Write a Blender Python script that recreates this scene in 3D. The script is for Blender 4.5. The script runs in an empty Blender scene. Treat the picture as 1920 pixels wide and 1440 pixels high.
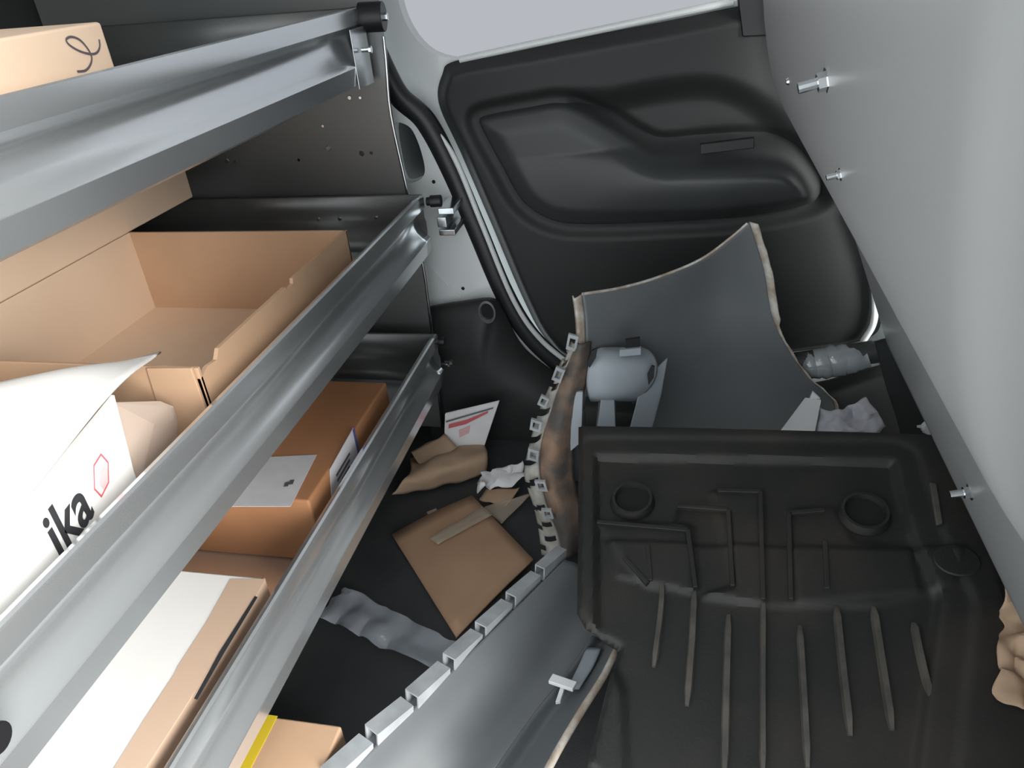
import bpy, bmesh, math, random
import numpy as np
from mathutils import Vector, Matrix, noise

# ------------------------------------------------------------------ camera, world, light, exposure
sc = bpy.context.scene
COL = sc.collection
H = 0.88                                             # camera height above the cargo floor
RIGHT = Vector((0.97810215, 0.19358763, -0.07642002))
UP = Vector((-0.03443519, 0.51264872, 0.85790763))
BACK = Vector((0.20525693, -0.83648976, 0.50808904))
CAMP = Vector((0, 0, H))
FPX = 1400.0
cd = bpy.data.cameras.new('camera'); co = bpy.data.objects.new('camera', cd); COL.objects.link(co)
m = Matrix((RIGHT, UP, BACK)).transposed().to_4x4(); m.translation = CAMP
co.matrix_world = m
cd.sensor_width = 36.0; cd.lens = FPX / 1920 * 36.0; cd.clip_start = 0.01
sc.camera = co

wd = bpy.data.worlds.new('world'); sc.world = wd; wd.use_nodes = True
bg = wd.node_tree.nodes['Background']
bg.inputs['Color'].default_value = (0.93, 0.97, 1.0, 1); bg.inputs['Strength'].default_value = 1.45

sd = bpy.data.lights.new('soft_sun', 'SUN'); sd.energy = 7.5; sd.angle = math.radians(40); sd.color = (1.0, 0.97, 0.93)
so = bpy.data.objects.new('soft_sun', sd); COL.objects.link(so)  # broad soft sun added as key light through the open side
so.rotation_euler = Vector((-0.80, 0.50, -0.30)).to_track_quat('-Z', 'Y').to_euler()

sc.view_settings.view_transform = 'Standard'; sc.view_settings.look = 'None'
sc.view_settings.gamma = 1.0; sc.view_settings.use_curve_mapping = False
sc.view_settings.exposure = 0.48

# ------------------------------------------------------------------ helpers
def P(px, py, **k):
    """point of the place seen at photo pixel px,py on the plane x=, y= or z= (world, metres)"""
    d = RIGHT * (px - 960) + UP * (720 - py) - BACK * FPX
    if 'x' in k: t = k['x'] / d.x
    elif 'y' in k: t = k['y'] / d.y
    else: t = (k['z'] - H) / d.z
    return CAMP + d * t

def tag(o, label=None, cat=None, group=None, kind=None):
    if label: o['label'] = label
    if cat: o['category'] = cat
    if group: o['group'] = group
    if kind: o['kind'] = kind
    return o

def empty(name, loc):
    o = bpy.data.objects.new(name, None); o.location = loc; o.empty_display_size = 0.02
    COL.objects.link(o); return o

def obj(name, verts, faces, mat, parent=None, smooth=None, solid=0.0, bevel=0.0, seg=2, off=-1.0):
    """verts are world coordinates; they are stored relative to the parent's origin"""
    o0 = Vector(parent_loc(parent)) if parent else None
    vs = [Vector(v) for v in verts]
    if o0 is None:
        mn = Vector((min(v.x for v in vs), min(v.y for v in vs), min(v.z for v in vs)))
        mx = Vector((max(v.x for v in vs), max(v.y for v in vs), max(v.z for v in vs)))
        o0 = Vector(((mn.x + mx.x) / 2, (mn.y + mx.y) / 2, mn.z))
        loc = o0
    else: loc = Vector((0, 0, 0))
    me = bpy.data.meshes.new(name)
    me.from_pydata([tuple(v - o0) for v in vs], [], faces); me.update()
    bm = bmesh.new(); bm.from_mesh(me); bmesh.ops.recalc_face_normals(bm, faces=bm.faces) if not solid else None
    bm.to_mesh(me); bm.free()
    if smooth is not None:
        me.shade_smooth()
        if smooth < 180: me.set_sharp_from_angle(angle=math.radians(smooth))
    o = bpy.data.objects.new(name, me); COL.objects.link(o); o.location = loc
    if mat: me.materials.append(mat)
    if parent: o.parent = parent
    if solid:
        s = o.modifiers.new('thickness', 'SOLIDIFY'); s.thickness = solid; s.offset = off
    if bevel:
        b = o.modifiers.new('bevel', 'BEVEL'); b.width = bevel; b.segments = seg; b.limit_method = 'ANGLE'
        b.angle_limit = math.radians(40)
        if smooth is None:
            me.shade_smooth(); b.harden_normals = True
    return o

def parent_loc(p):
    v = Vector((0, 0, 0))
    while p: v += p.location; p = p.parent
    return v

def boxv(x0, x1, y0, y1, z0, z1):
    v = [(x, y, z) for z in (z0, z1) for y in (y0, y1) for x in (x0, x1)]
    f = [(0, 2, 3, 1), (4, 5, 7, 6), (0, 1, 5, 4), (2, 6, 7, 3), (0, 4, 6, 2), (1, 3, 7, 5)]
    return v, f

def box(name, b, mat, parent=None, bevel=0.002, seg=2):
    v, f = boxv(*b); return obj(name, v, f, mat, parent, bevel=bevel, seg=seg)

def obox(name, c, ax, ay, az, mat, parent=None, bevel=0.001):
    """oriented box: centre and three half vectors"""
    c, ax, ay, az = map(Vector, (c, ax, ay, az))
    v = [c + ax * i + ay * j + az * k for k in (-1, 1) for j in (-1, 1) for i in (-1, 1)]
    return obj(name, v, boxv(0, 1, 0, 1, 0, 1)[1], mat, parent, bevel=bevel)

def prism(name, pts, ext, mat, parent=None, bevel=0.0, smooth=35):
    """closed 3-D polygon swept along ext"""
    pts = [Vector(p) for p in pts]; n = len(pts); ext = Vector(ext)
    v = pts + [p + ext for p in pts]
    f = [tuple(range(n))[::-1], tuple(range(n, 2 * n))] + [(i, (i + 1) % n, n + (i + 1) % n, n + i) for i in range(n)]
    return obj(name, v, f, mat, parent, smooth=None if bevel else smooth, bevel=bevel)

def plate(name, outer, holes, ext, mat, parent=None, smooth=30):
    """polygon with holes, given a thickness along ext"""
    bm = bmesh.new(); ed = []
    for loop in [outer] + holes:
        vs = [bm.verts.new(Vector(p)) for p in loop]
        ed += [bm.edges.new((vs[i], vs[(i + 1) % len(vs)])) for i in range(len(vs))]
    bmesh.ops.triangle_fill(bm, edges=ed, use_beauty=True)
    r = bmesh.ops.extrude_face_region(bm, geom=bm.faces[:])
    bmesh.ops.translate(bm, vec=Vector(ext), verts=[g for g in r['geom'] if isinstance(g, bmesh.types.BMVert)])
    bm.verts.index_update()
    v = [x.co.copy() for x in bm.verts]; f = [tuple(q.index for q in x.verts) for x in bm.faces]; bm.free()
    return obj(name, v, f, mat, parent, smooth=smooth)

def spline(pts, n):
    """Catmull-Rom through pts, n samples"""
    p = [Vector(q) for q in pts]
    if len(p) == 2: return [p[0].lerp(p[1], i / (n - 1)) for i in range(n)]
    out = []; m_ = len(p) - 1
    for i in range(n):
        t = i / (n - 1) * m_; k = min(int(t), m_ - 1); t -= k
        a, b, c, d = p[max(k - 1, 0)], p[k], p[k + 1], p[min(k + 2, m_)]
        if k == 0: a = b * 2 - c
        if k == m_ - 1: d = c * 2 - b
        out.append(0.5 * ((2 * b) + (c - a) * t + (2 * a - 5 * b + 4 * c - d) * t * t + (3 * b - a - 3 * c + d) * t ** 3))
    return out

def loftgrid(rows, nu, nv):
    rr = [spline(r, nu) for r in rows]
    cols = [spline([r[i] for r in rr], nv) for i in range(nu)]
    return [[cols[i][j] for i in range(nu)] for j in range(nv)]

def gridfaces(nu, nv, keep=None):
    return [(j * nu + i, j * nu + i + 1, (j + 1) * nu + i + 1, (j + 1) * nu + i)
            for j in range(nv - 1) for i in range(nu - 1) if keep is None or keep(i, j)]

def loft(name, rows, nu, nv, mat, parent=None, solid=0.003, keep=None, smooth=50, disp=None, off=0.0):
    g = loftgrid(rows, nu, nv)
    if disp: g = [[p + disp(p) for p in r] for r in g]
    return obj(name, [p for r in g for p in r], gridfaces(nu, nv, keep), mat, parent, smooth=smooth, solid=solid, off=off)

def tube(name, path, r, mat, parent=None, n=10, flat=None, caps=True):
    """round tube along 3-D points; r number or list; flat = (axis, factor) squashes the section"""
    p = [Vector(q) for q in path]; v = []; f = []
    ref = Vector((0.31, 0.2, 0.93))
    for i, q in enumerate(p):
        t = (p[min(i + 1, len(p) - 1)] - p[max(i - 1, 0)]).normalized()
        a = t.cross(ref).normalized(); b = t.cross(a).normalized()
        rr = r[i] if isinstance(r, (list, tuple)) else r
        for k in range(n):
            o_ = (a * math.cos(2 * math.pi * k / n) + b * math.sin(2 * math.pi * k / n)) * rr
            if flat:
                ax = Vector(flat[0]); o_ = o_ - ax * o_.dot(ax) * (1 - flat[1])
            v.append(q + o_)
    for i in range(len(p) - 1):
        for k in range(n):
            f.append((i * n + k, i * n + (k + 1) % n, (i + 1) * n + (k + 1) % n, (i + 1) * n + k))
    if caps: f += [tuple(range(n))[::-1], tuple(range((len(p) - 1) * n, len(p) * n))]
    return obj(name, v, f, mat, parent, smooth=50)

def disc_prism(c, axis, r, h, n=12, r2=None):
    """verts, faces of a short cylinder from c along axis"""
    axis = Vector(axis).normalized(); a = axis.cross(Vector((0.3, 0.5, 0.81))).normalized(); b = axis.cross(a)
    r2 = r if r2 is None else r2
    c = Vector(c)
    v = [c + (a * math.cos(2 * math.pi * k / n) + b * math.sin(2 * math.pi * k / n)) * r for k in range(n)]
    v += [c + axis * h + (a * math.cos(2 * math.pi * k / n) + b * math.sin(2 * math.pi * k / n)) * r2 for k in range(n)]
    f = [tuple(range(n))[::-1], tuple(range(n, 2 * n))] + [(k, (k + 1) % n, n + (k + 1) % n, n + k) for k in range(n)]
    return v, f

def cyl(name, c, axis, r, h, mat, parent=None, n=16, r2=None, bevel=0.0):
    v, f = disc_prism(c, axis, r, h, n, r2)
    return obj(name, v, f, mat, parent, smooth=40 if not bevel else None, bevel=bevel)

def merge(parts):
    V = []; F = []
    for v, f in parts:
        o_ = len(V); V += [Vector(q) for q in v]; F += [tuple(i + o_ for i in q) for q in f]
    return V, F

def sdf(poly, X, Z):
    """signed distance (negative inside) to a closed 2-D polygon, numpy"""
    d = np.full(X.shape, 1e9); s = np.zeros(X.shape, bool); n = len(poly)
    for i in range(n):
        ax, az = poly[i]; bx, bz = poly[(i + 1) % n]
        ex, ez = bx - ax, bz - az; wx, wz = X - ax, Z - az
        t = np.clip((wx * ex + wz * ez) / (ex * ex + ez * ez), 0, 1)
        d = np.minimum(d, (wx - ex * t) ** 2 + (wz - ez * t) ** 2)
        c = ((az > Z) != (bz > Z)) & (X < (bx - ax) * (Z - az) / ((bz - az) if bz != az else 1e-9) + ax)
        s ^= c
    d = np.sqrt(d); return np.where(s, -d, d)

def closed_spline(pts, n):
    p = [Vector((a, b, 0)) for a, b in pts]; m_ = len(p); out = []
    for i in range(n):
        t = i / n * m_; k = int(t); t -= k
        a, b, c, d = p[(k - 1) % m_], p[k], p[(k + 1) % m_], p[(k + 2) % m_]
        q = 0.5 * ((2 * b) + (c - a) * t + (2 * a - 5 * b + 4 * c - d) * t * t + (3 * b - a - 3 * c + d) * t ** 3)
        out.append((q.x, q.y))
    return out

def sm(a, b, t):
    t = np.clip((t - a) / (b - a), 0, 1); return t * t * (3 - 2 * t)

def dr(px, py, y):
    q = P(px, py, y=y); return (q.x, q.z)

# ------------------------------------------------------------------ materials
def mat(name, col, rough=0.5, metal=0.0, col2=None, scale=20, bump=0.0, bscale=200, coat=0.0, spec=None,
        stretch=None, trans=0.0, alpha=1.0, rough2=None, ior=None, detail=4, lo=0.35, hi=0.65, bdist=0.001):
    m_ = bpy.data.materials.new(name); m_.use_nodes = True; nt = m_.node_tree; N = nt.nodes; L = nt.links
    b = N['Principled BSDF']
    b.inputs['Base Color'].default_value = (*col, 1); b.inputs['Roughness'].default_value = rough
    b.inputs['Metallic'].default_value = metal; b.inputs['Coat Weight'].default_value = coat
    b.inputs['Transmission Weight'].default_value = trans; b.inputs['Alpha'].default_value = alpha
    if spec is not None: b.inputs['Specular IOR Level'].default_value = spec
    if ior: b.inputs['IOR'].default_value = ior
    if col2 or bump or rough2 is not None:
        tc = N.new('ShaderNodeTexCoord'); mp = N.new('ShaderNodeMapping'); L.new(tc.outputs['Object'], mp.inputs['Vector'])
        if stretch: mp.inputs['Scale'].default_value = stretch
    if col2 or rough2 is not None:
        nz = N.new('ShaderNodeTexNoise'); nz.inputs['Scale'].default_value = scale; nz.inputs['Detail'].default_value = detail
        L.new(mp.outputs['Vector'], nz.inputs['Vector'])
        rp = N.new('ShaderNodeMapRange'); rp.inputs['From Min'].default_value = lo; rp.inputs['From Max'].default_value = hi
        L.new(nz.outputs['Fac'], rp.inputs['Value'])
        if col2:
            mx = N.new('ShaderNodeMix'); mx.data_type = 'RGBA'
            mx.inputs[6].default_value = (*col, 1); mx.inputs[7].default_value = (*col2, 1)
            L.new(rp.outputs['Result'], mx.inputs[0]); L.new(mx.outputs[2], b.inputs['Base Color'])
        if rough2 is not None:
            m2 = N.new('ShaderNodeMapRange'); m2.inputs['To Min'].default_value = rough; m2.inputs['To Max'].default_value = rough2
            L.new(rp.outputs['Result'], m2.inputs['Value']); L.new(m2.outputs['Result'], b.inputs['Roughness'])
    if bump:
        n2 = N.new('ShaderNodeTexNoise'); n2.inputs['Scale'].default_value = bscale; n2.inputs['Detail'].default_value = 3
        L.new(mp.outputs['Vector'], n2.inputs['Vector'])
        bp = N.new('ShaderNodeBump'); bp.inputs['Strength'].default_value = bump; bp.inputs['Distance'].default_value = bdist
        L.new(n2.outputs['Fac'], bp.inputs['Height']); L.new(bp.outputs['Normal'], b.inputs['Normal'])
    return m_

M = {}
M['paint'] = mat('body_paint', (0.78, 0.82, 0.82), 0.22, coat=0.5)
M['bulk'] = mat('bulkhead_paint', (0.34, 0.352, 0.356), 0.36, coat=0.03, spec=0.3, bump=0.04, bscale=6, bdist=0.01)
M['roof'] = mat('roof_lining', (0.74, 0.75, 0.75), 0.7)
M['liner'] = mat('dark_liner', (0.03, 0.034, 0.034), 0.85, bump=0.2, spec=0.15)
M['floor'] = mat('cargo_floor', (0.036, 0.039, 0.041), 0.6, col2=(0.048, 0.051, 0.053), scale=12, bump=0.3, bscale=400)
M['trim'] = mat('door_trim_plastic', (0.021, 0.0232, 0.0235), 0.55, bump=0.25, bscale=900, bdist=0.0004)
M['trim2'] = mat('armrest_plastic', (0.042, 0.046, 0.047), 0.42, bump=0.2, bscale=900, bdist=0.0004)
M['seal'] = mat('rubber_seal', (0.018, 0.02, 0.021), 0.38)
M['glass'] = mat('window_glass', (0.25, 0.25, 0.26), 0.02, trans=1.0, ior=1.02)
M['galv'] = mat('galvanised_steel', (0.80, 0.84, 0.86), 0.20, metal=0.86, col2=(0.84, 0.87, 0.89), scale=9, rough2=0.26, lo=0.2, hi=0.8, detail=2, stretch=(1, 0.4, 1))
M['endp'] = mat('end_panel_steel', (0.19, 0.20, 0.20), 0.38, metal=0.6, col2=(0.215, 0.213, 0.212), scale=5, rough2=0.42)
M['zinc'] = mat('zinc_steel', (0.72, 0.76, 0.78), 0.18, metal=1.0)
M['blackrub'] = mat('black_rubber_cap', (0.012, 0.012, 0.014), 0.4)
M['dark'] = mat('dark_void', (0.006, 0.007, 0.007), 0.8)
M['mat'] = mat('floor_mat_rubber', (0.014, 0.0148, 0.0145), 0.55, col2=(0.032, 0.028, 0.022), scale=9, bump=0.25, bscale=300, lo=0.45, hi=0.75)
M['rib'] = mat('dusty_rubber_rib', (0.05, 0.047, 0.042), 0.6, col2=(0.10, 0.092, 0.078), scale=30)
M['card'] = mat('cardboard', (0.47, 0.30, 0.185), 0.75, col2=(0.53, 0.345, 0.22), scale=6, bump=0.1, bscale=120)
M['cardp'] = mat('pale_or_lit_cardboard', (0.74, 0.56, 0.41), 0.75, col2=(0.78, 0.60, 0.45), scale=5, bump=0.1, bscale=120)
M['cardo'] = mat('orange_cardboard', (0.37, 0.17, 0.075), 0.72, col2=(0.42, 0.20, 0.095), scale=7, bump=0.1, bscale=120)
M['cardf'] = mat('floor_cardboard', (0.40, 0.245, 0.15), 0.7, col2=(0.44, 0.28, 0.175), scale=8, bump=0.1, bscale=120)
M['kraft'] = mat('kraft_paper', (0.42, 0.29, 0.19), 0.75, col2=(0.50, 0.35, 0.24), scale=14)
M['white'] = mat('white_carton', (0.80, 0.79, 0.76), 0.55, col2=(0.84, 0.83, 0.81), scale=6)
M['cream'] = mat('cream_carton', (0.70, 0.68, 0.60), 0.6)
M['inner'] = mat('carton_inside', (0.60, 0.48, 0.40), 0.75)
M['tape'] = mat('brown_tape', (0.58, 0.42, 0.31), 0.3)
M['paper'] = mat('white_paper', (0.72, 0.72, 0.73), 0.6, col2=(0.8, 0.8, 0.8), scale=20)
M['label'] = mat('label_paper', (0.66, 0.66, 0.68), 0.5, col2=(0.60, 0.60, 0.63), scale=40)
M['ink'] = mat('black_ink', (0.02, 0.022, 0.025), 0.6)
M['inkg'] = mat('grey_ink', (0.10, 0.09, 0.10), 0.6)
M['redink'] = mat('red_ink', (0.60, 0.10, 0.12), 0.6)
M['pinkink'] = mat('pink_ink', (0.72, 0.42, 0.43), 0.6)
M['blueink'] = mat('blue_ink', (0.10, 0.10, 0.25), 0.6)
M['yellow'] = mat('yellow_tape', (0.62, 0.47, 0.03), 0.35)
M['bump'] = mat('bumper_plastic', (0.130, 0.143, 0.150), 0.48, col2=(0.175, 0.188, 0.196), scale=4, bump=0.05, bscale=40, spec=0.45)
M['bumpl'] = mat('bumper_bracket_plastic', (0.30, 0.34, 0.37), 0.42)
M['tabs'] = mat('clip_plastic', (0.42, 0.45, 0.47), 0.45, col2=(0.30, 0.32, 0.33), scale=25)
M['tabd'] = mat('dirty_clip_plastic', (0.40, 0.39, 0.36), 0.6, col2=(0.25, 0.24, 0.21), scale=40)
M['rawedge'] = mat('raw_bumper_edge', (0.62, 0.60, 0.55), 0.5, col2=(0.38, 0.30, 0.23), scale=50)
M['mud'] = mat('muddy_bumper_flange', (0.085, 0.075, 0.068), 0.75, col2=(0.26, 0.165, 0.11), scale=16, lo=0.40, hi=0.58, bump=0.5, bscale=120)
M['poly'] = mat('clear_polythene', (0.50, 0.54, 0.60), 0.10, alpha=0.38, bump=0.5, bscale=55, bdist=0.004, coat=0.6)
M['wrap'] = mat('silver_wrap', (0.32, 0.35, 0.37), 0.15, coat=1.0, bump=0.5, bscale=70, bdist=0.0025)
M['film'] = mat('white_foam_sheet', (0.55, 0.56, 0.61), 0.5, bump=0.2, bscale=30)
M['wplas'] = mat('white_plastic', (0.74, 0.77, 0.78), 0.4)
M['gtape'] = mat('clear_packing_tape', (0.55, 0.46, 0.36), 0.12, alpha=0.45, bump=0.3, bscale=60, bdist=0.002)

# ------------------------------------------------------------------ setting: the van
YW = 1.30                                            # inner face of the far side wall
flo = box('floor', (-1.08, 1.0, -0.10, 1.42, -0.03, 0.0), M['floor'], bevel=0); tag(flo, 'charcoal vinyl cargo floor of the van', None, kind='structure')
cei = box('ceiling', (-1.08, 1.0, 0.02, 1.42, 1.27, 1.30), M['roof'], bevel=0); tag(cei, 'light grey roof panel of the van', None, kind='structure')
wl = box('wall_left', (-1.11, -1.08, 0.0, 1.42, 0.0, 1.27), M['liner'], bevel=0); tag(wl, 'dark lined wall behind the shelving', None, kind='structure')

# far side wall: painted pillar with a stadium hole, cut along the door aperture
SEAL = [(690, 95), (750, 195), (800, 235), (850, 330), (900, 450), (950, 565), (1000, 645), (1070, 705)]
seal3 = spline([P(a, b, y=YW) for a, b in SEAL], 40)
outer = [Vector((-1.08, YW, 1.27)), Vector((-0.56, YW, 1.27)), Vector((-0.54, YW, 0.95))] + seal3 + \
        [P(1250, 745, y=YW), P(1500, 725, y=YW), P(1650, 690, y=YW), P(1690, 610, y=YW), P(1670, 480, y=YW), P(1560, 250, y=YW), P(1470, 30, y=YW),
         Vector((0.14, YW, 1.27)), Vector((0.98, YW, 1.27)), Vector((0.98, YW, 0.0)), Vector((-1.08, YW, 0.0))]
ho = closed_spline([dr(*q, YW) for q in ((738, 235), (765, 236), (782, 262), (795, 305), (795, 328), (780, 340), (757, 342), (745, 300))], 32)
wb = plate('wall_back', outer, [[Vector((a, YW, b)) for a, b in ho]], (0, 0.03, 0), M['paint'])
tag(wb, 'white painted inner body side with pillar', None, kind='structure')
cav = prism('pillar_cavity', [Vector((a, YW + 0.055, b)) for a, b in closed_spline([dr(*q, YW) for q in ((715, 215), (780, 215), (815, 290), (812, 350), (760, 362), (730, 330))], 16)], (0, 0.01, 0), M['seal'], wb)
for px, py in ((868, 541), (813, 341)):
    cyl('panel_hole', P(px, py, y=YW - 0.0008), (0, 1, 0), 0.0035, 0.0006, M['dark'], wb, n=12)
# folded gusset below the second shelf
prism('gusset', [P(785, 490, y=YW - 0.004), P(800, 492, y=YW - 0.004), P(872, 566, y=YW - 0.004), P(800, 578, y=YW - 0.004)], (0, 0.003, 0), M['paint'], wb, bevel=0.001)

# the sliding door beyond the aperture
YD = 1.36
door = empty('door_1', (0, YD, 0.1)); tag(door, 'dark trimmed side door with sculpted armrest and window', None, kind='structure')
fr_l = spline([P(a, b, y=YD) for a, b in ((705, 60), (745, 170), (800, 215), (855, 320), (905, 430), (960, 560), (1015, 640), (1080, 695))], 40)
glassb = spline([P(a, b, y=YD) for a, b in ((735, -60), (752, 20), (778, 70), (812, 100), (855, 112))], 18)
frame = [Vector((-0.56, YD, 1.2)), Vector((-0.535, YD, 0.95))] + fr_l + [P(1250, 760, y=YD), P(1500, 760, y=YD), P(1800, 700, y=YD), P(1800, 300, y=YD), P(1560, -40, y=YD)] + \
        [P(1400, -3, y=YD), P(1380, 2, y=YD), P(1100, 62, y=YD)] + glassb[::-1] + [Vector((-0.47, YD, 1.2))]
plate('door_frame', frame, [[P(a, b, y=YD) for a, b in ((900, 200), (1050, 150), (1350, 90), (1520, 200), (1600, 400), (1560, 600), (1100, 640), (1000, 500))]], (0, 0.03, 0), M['paint'], door)
pane = prism('window_pane', [Vector((-0.6, YD + 0.035, 1.25)), Vector((-0.6, YD + 0.035, 0.6)), Vector((0.6, YD + 0.035, 0.6)), Vector((0.6, YD + 0.035, 1.25))], (0, 0.004, 0), M['glass'], door)
# pale beltline strip along the glass
tube('beltline_strip', [P(a, b, y=YD - 0.012) for a, b in ((862, 112), (1000, 82), (1200, 40), (1375, 3))], 0.006, M['paint'], door, n=8)

def snap(poly, X, Z, D, step, off=0.0):
    """pull grid points outside the outline (grown by off) onto it, so the outline comes out clean"""
    keep = D < off
    for _ in range(3):
        gz_, gx_ = np.gradient(sdf(poly, *np.meshgrid(X[0], Z[:, 0])) if _ == 0 else D0, step)
        if _ == 0: D0 = D.copy(); GX, GZ = gx_, gz_
        ln = np.sqrt(GX ** 2 + GZ ** 2) + 1e-9; e = D - off
        mv = ~keep & (e < 3 * step)
        X = np.where(mv, X - e * GX / ln, X); Z = np.where(mv, Z - e * GZ / ln, Z); D = sdf(poly, X, Z)
    return X, Z, D, keep

def hfield(name, poly, fn, y, step, material, parent, pad=0.02, off=0.005):
    xs = [q[0] for q in poly]; zs = [q[1] for q in poly]
    gx = np.arange(min(xs) - pad, max(xs) + pad + step, step); gz = np.arange(min(zs) - pad, max(zs) + pad + step, step)
    X, Z = np.meshgrid(gx, gz); D = sdf(poly, X, Z)
    X, Z, D, keep = snap(poly, X, Z, D, step, off); Hh = fn(X, Z, D)
    nx, nz = len(gx), len(gz)
    vid = -np.ones(X.shape, int); V = []; F = []
    for j in range(nz - 1):
        for i in range(nx - 1):
            q = [(j, i), (j, i + 1), (j + 1, i + 1), (j + 1, i)]
            if any(keep[a] for a in q):
                ids = []
                for a in q:
                    if vid[a] < 0:
                        vid[a] = len(V); V.append((float(X[a]), float(y - Hh[a]), float(Z[a])))
                    ids.append(int(vid[a]))
                F.append(tuple(ids))
    return obj(name, V, F, material, parent, smooth=60)

YT = YD - 0.004
trimp = closed_spline([dr(*q, YT) for q in ((836, 140), (860, 118), (1000, 92), (1250, 45), (1420, 12), (1600, 0), (1660, 200), (1665, 380), (1660, 520), (1650, 590), (1625, 632), (1500, 655),
                                            (1250, 685), (1080, 672), (1025, 632), (985, 560), (930, 430), (870, 290), (828, 195))], 120)
arm = closed_spline([dr(*q, YT) for q in ((893, 218), (915, 204), (1000, 188), (1045, 181), (1085, 188), (1150, 222), (1210, 258), (1245, 268), (1310, 263), (1400, 258), (1480, 264), (1525, 300),
                                          (1545, 345), (1520, 385), (1400, 410), (1250, 420), (1100, 425), (1030, 415), (975, 378), (935, 310), (900, 245))], 120)
pocket = closed_spline([dr(*q, YT) for q in ((1060, 178), (1150, 160), (1260, 140), (1350, 138), (1430, 170), (1490, 225), (1545, 300), (1560, 380), (1480, 400), (1300, 400), (1150, 300))], 80)
def trim_h(X, Z, D):
    h = 0.022 * sm(0.004, -0.018, D) - 0.006 * sm(0.0, 0.012, D)
    dp = sdf(pocket, X, Z); h = h - 0.032 * sm(0.006, -0.05, dp)
    da = sdf(arm, X, Z); h = h - 0.012 * sm(0.02, 0.0, da)
    h = h + 0.016 * sm(0.60, 0.80, Z - 0.13 * (X + 0.37))       # top ledge leans inward
    return h
hfield('trim_panel', trimp, trim_h, YT, 0.005, M['trim'], door)
def arm_h(X, Z, D):
    h = -0.02 + 0.040 * sm(0.006, -0.016, D)
    # the rest proper swells out towards the right and at mid height
    xr = sm(-0.25, 0.10, X); ax = P(1250, 345, y=YT).z + (X - P(1250, 345, y=YT).x) * 0.06
    zz = (Z - ax) / 0.075
    bulge = np.clip(1 - zz ** 2, 0, 1) ** 0.6
    up = sm(-1.0, 0.75, zz)
    h = h + sm(0.0, -0.05, D) * (0.014 + (0.006 + 0.05 * xr) * bulge * (0.55 + 0.45 * up))
    return h
hfield('armrest', arm, arm_h, YT, 0.004, M['trim2'], door)
obox('switch_insert', P(1363, 273, y=YT - 0.052), (0.043, 0, 0.004), (0, 0.006, 0), (-0.0005, 0, 0.0085), M['trim'], door, bevel=0.002)
prism('corner_block', [P(a, b, y=YD - 0.035) for a, b in ((1383, -6), (1470, -30), (1470, 66), (1392, 70))], (0, 0.03, 0), M['blackrub'], door, bevel=0.003)
# door seal, a flattened rubber tube lying along the aperture
seal_path = spline([P(a, b, y=YW + 0.012) for a, b in ((700, 90), (745, 178), (797, 228), (845, 318), (893, 430), (945, 552), (995, 632), (1065, 697))], 50)
tube('rubber_seal', seal_path, 0.021, M['seal'], door, n=12, flat=((0, 1, 0), 0.8))
tube('seal_edge', spline([P(a, b, y=YW + 0.004) for a, b in ((800, 218), (852, 296), (905, 425), (962, 562), (1012, 635), (1080, 692))], 40), [min(0.0055, 0.0003 + 0.0007 * k) for k in range(40)], M['paint'], door, n=8)
tube('door_edge', spline([P(a, b, y=YW + 0.02) for a, b in ((1600, 400), (1628, 480), (1640, 550), (1638, 605), (1618, 640))], 24), 0.006, M['paint'], door, n=8)

# black sill and pillar trim below the painted wall
tr = empty('trim_1', (-0.35, 1.25, 0.0)); tag(tr, 'black moulded sill trim under the white pillar', None, kind='structure')
rows = [[P(790, 578, y=1.296), P(860, 566, y=1.296), P(925, 560, y=1.296), P(945, 585, y=1.292), P(985, 655, y=1.29), P(1075, 722, y=1.29)],
        [P(792, 590, y=1.262), P(860, 578, y=1.26), P(912, 574, y=1.262), P(930, 606, y=1.262), P(970, 676, y=1.26), P(1068, 742, y=1.26)],
        [P(800, 680, y=1.235), P(860, 670, y=1.235), P(895, 660, y=1.235), P(915, 690, y=1.235), P(955, 725, y=1.235), P(1062, 770, y=1.235)],
        [P(806, 815, y=1.228), P(860, 806, y=1.228), P(895, 803, y=1.228), P(930, 800, y=1.228), P(965, 797, y=1.228), P(1060, 800, y=1.228)],
        [P(806, 845, y=1.225), P(860, 842, y=1.225), P(895, 840, y=1.225), P(930, 838, y=1.225), P(965, 836, y=1.225), P(1060, 832, y=1.225)]]
loft('sill_cover', rows, 40, 36, M['trim'], tr, solid=0.003)
rows = [[P(a, b, y=1.298) for a, b in ((1050, 712), (1250, 742), (1500, 722), (1640, 688), (1960, 600))],
        [P(a, b + 22, y=1.262) for a, b in ((1050, 718), (1250, 748), (1500, 728), (1640, 694), (1960, 606))],
        [Vector((x, 1.24, 0.06)) for x in (-0.21, -0.03, 0.2, 0.36, 0.70)], [Vector((x, 1.232, 0.003)) for x in (-0.21, -0.03, 0.2, 0.36, 0.70)]]
loft('step_cover', rows, 40, 20, M['trim'], tr, solid=0.003)
hk = empty('lash_pocket', (0, 0, 0)); hk.parent = tr
bpy.data.objects.remove(hk)
hc = P(914, 584, y=1.252); V = []; F = []
for i in range(24):
    a = 2 * math.pi * i / 24
    for r_, dy in ((0.0175, -0.004), (0.0145, -0.006), (0.0125, 0.0)):
        V.append(hc + Vector((math.cos(a) * r_ * 0.95, dy, math.sin(a) * r_ * 1.35)))
for i in range(24):
    j = (i + 1) % 24
    F += [(i * 3, j * 3, j * 3 + 1, i * 3 + 1), (i * 3 + 1, j * 3 + 1, j * 3 + 2, i * 3 + 2)]
obj('lash_ring', V, F, M['bump'], tr, smooth=60)
cyl('lash_hole', hc + Vector((0, 0.004, 0)), (0, -1, 0), 0.0135, 0.005, M['dark'], tr, n=20)

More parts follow.
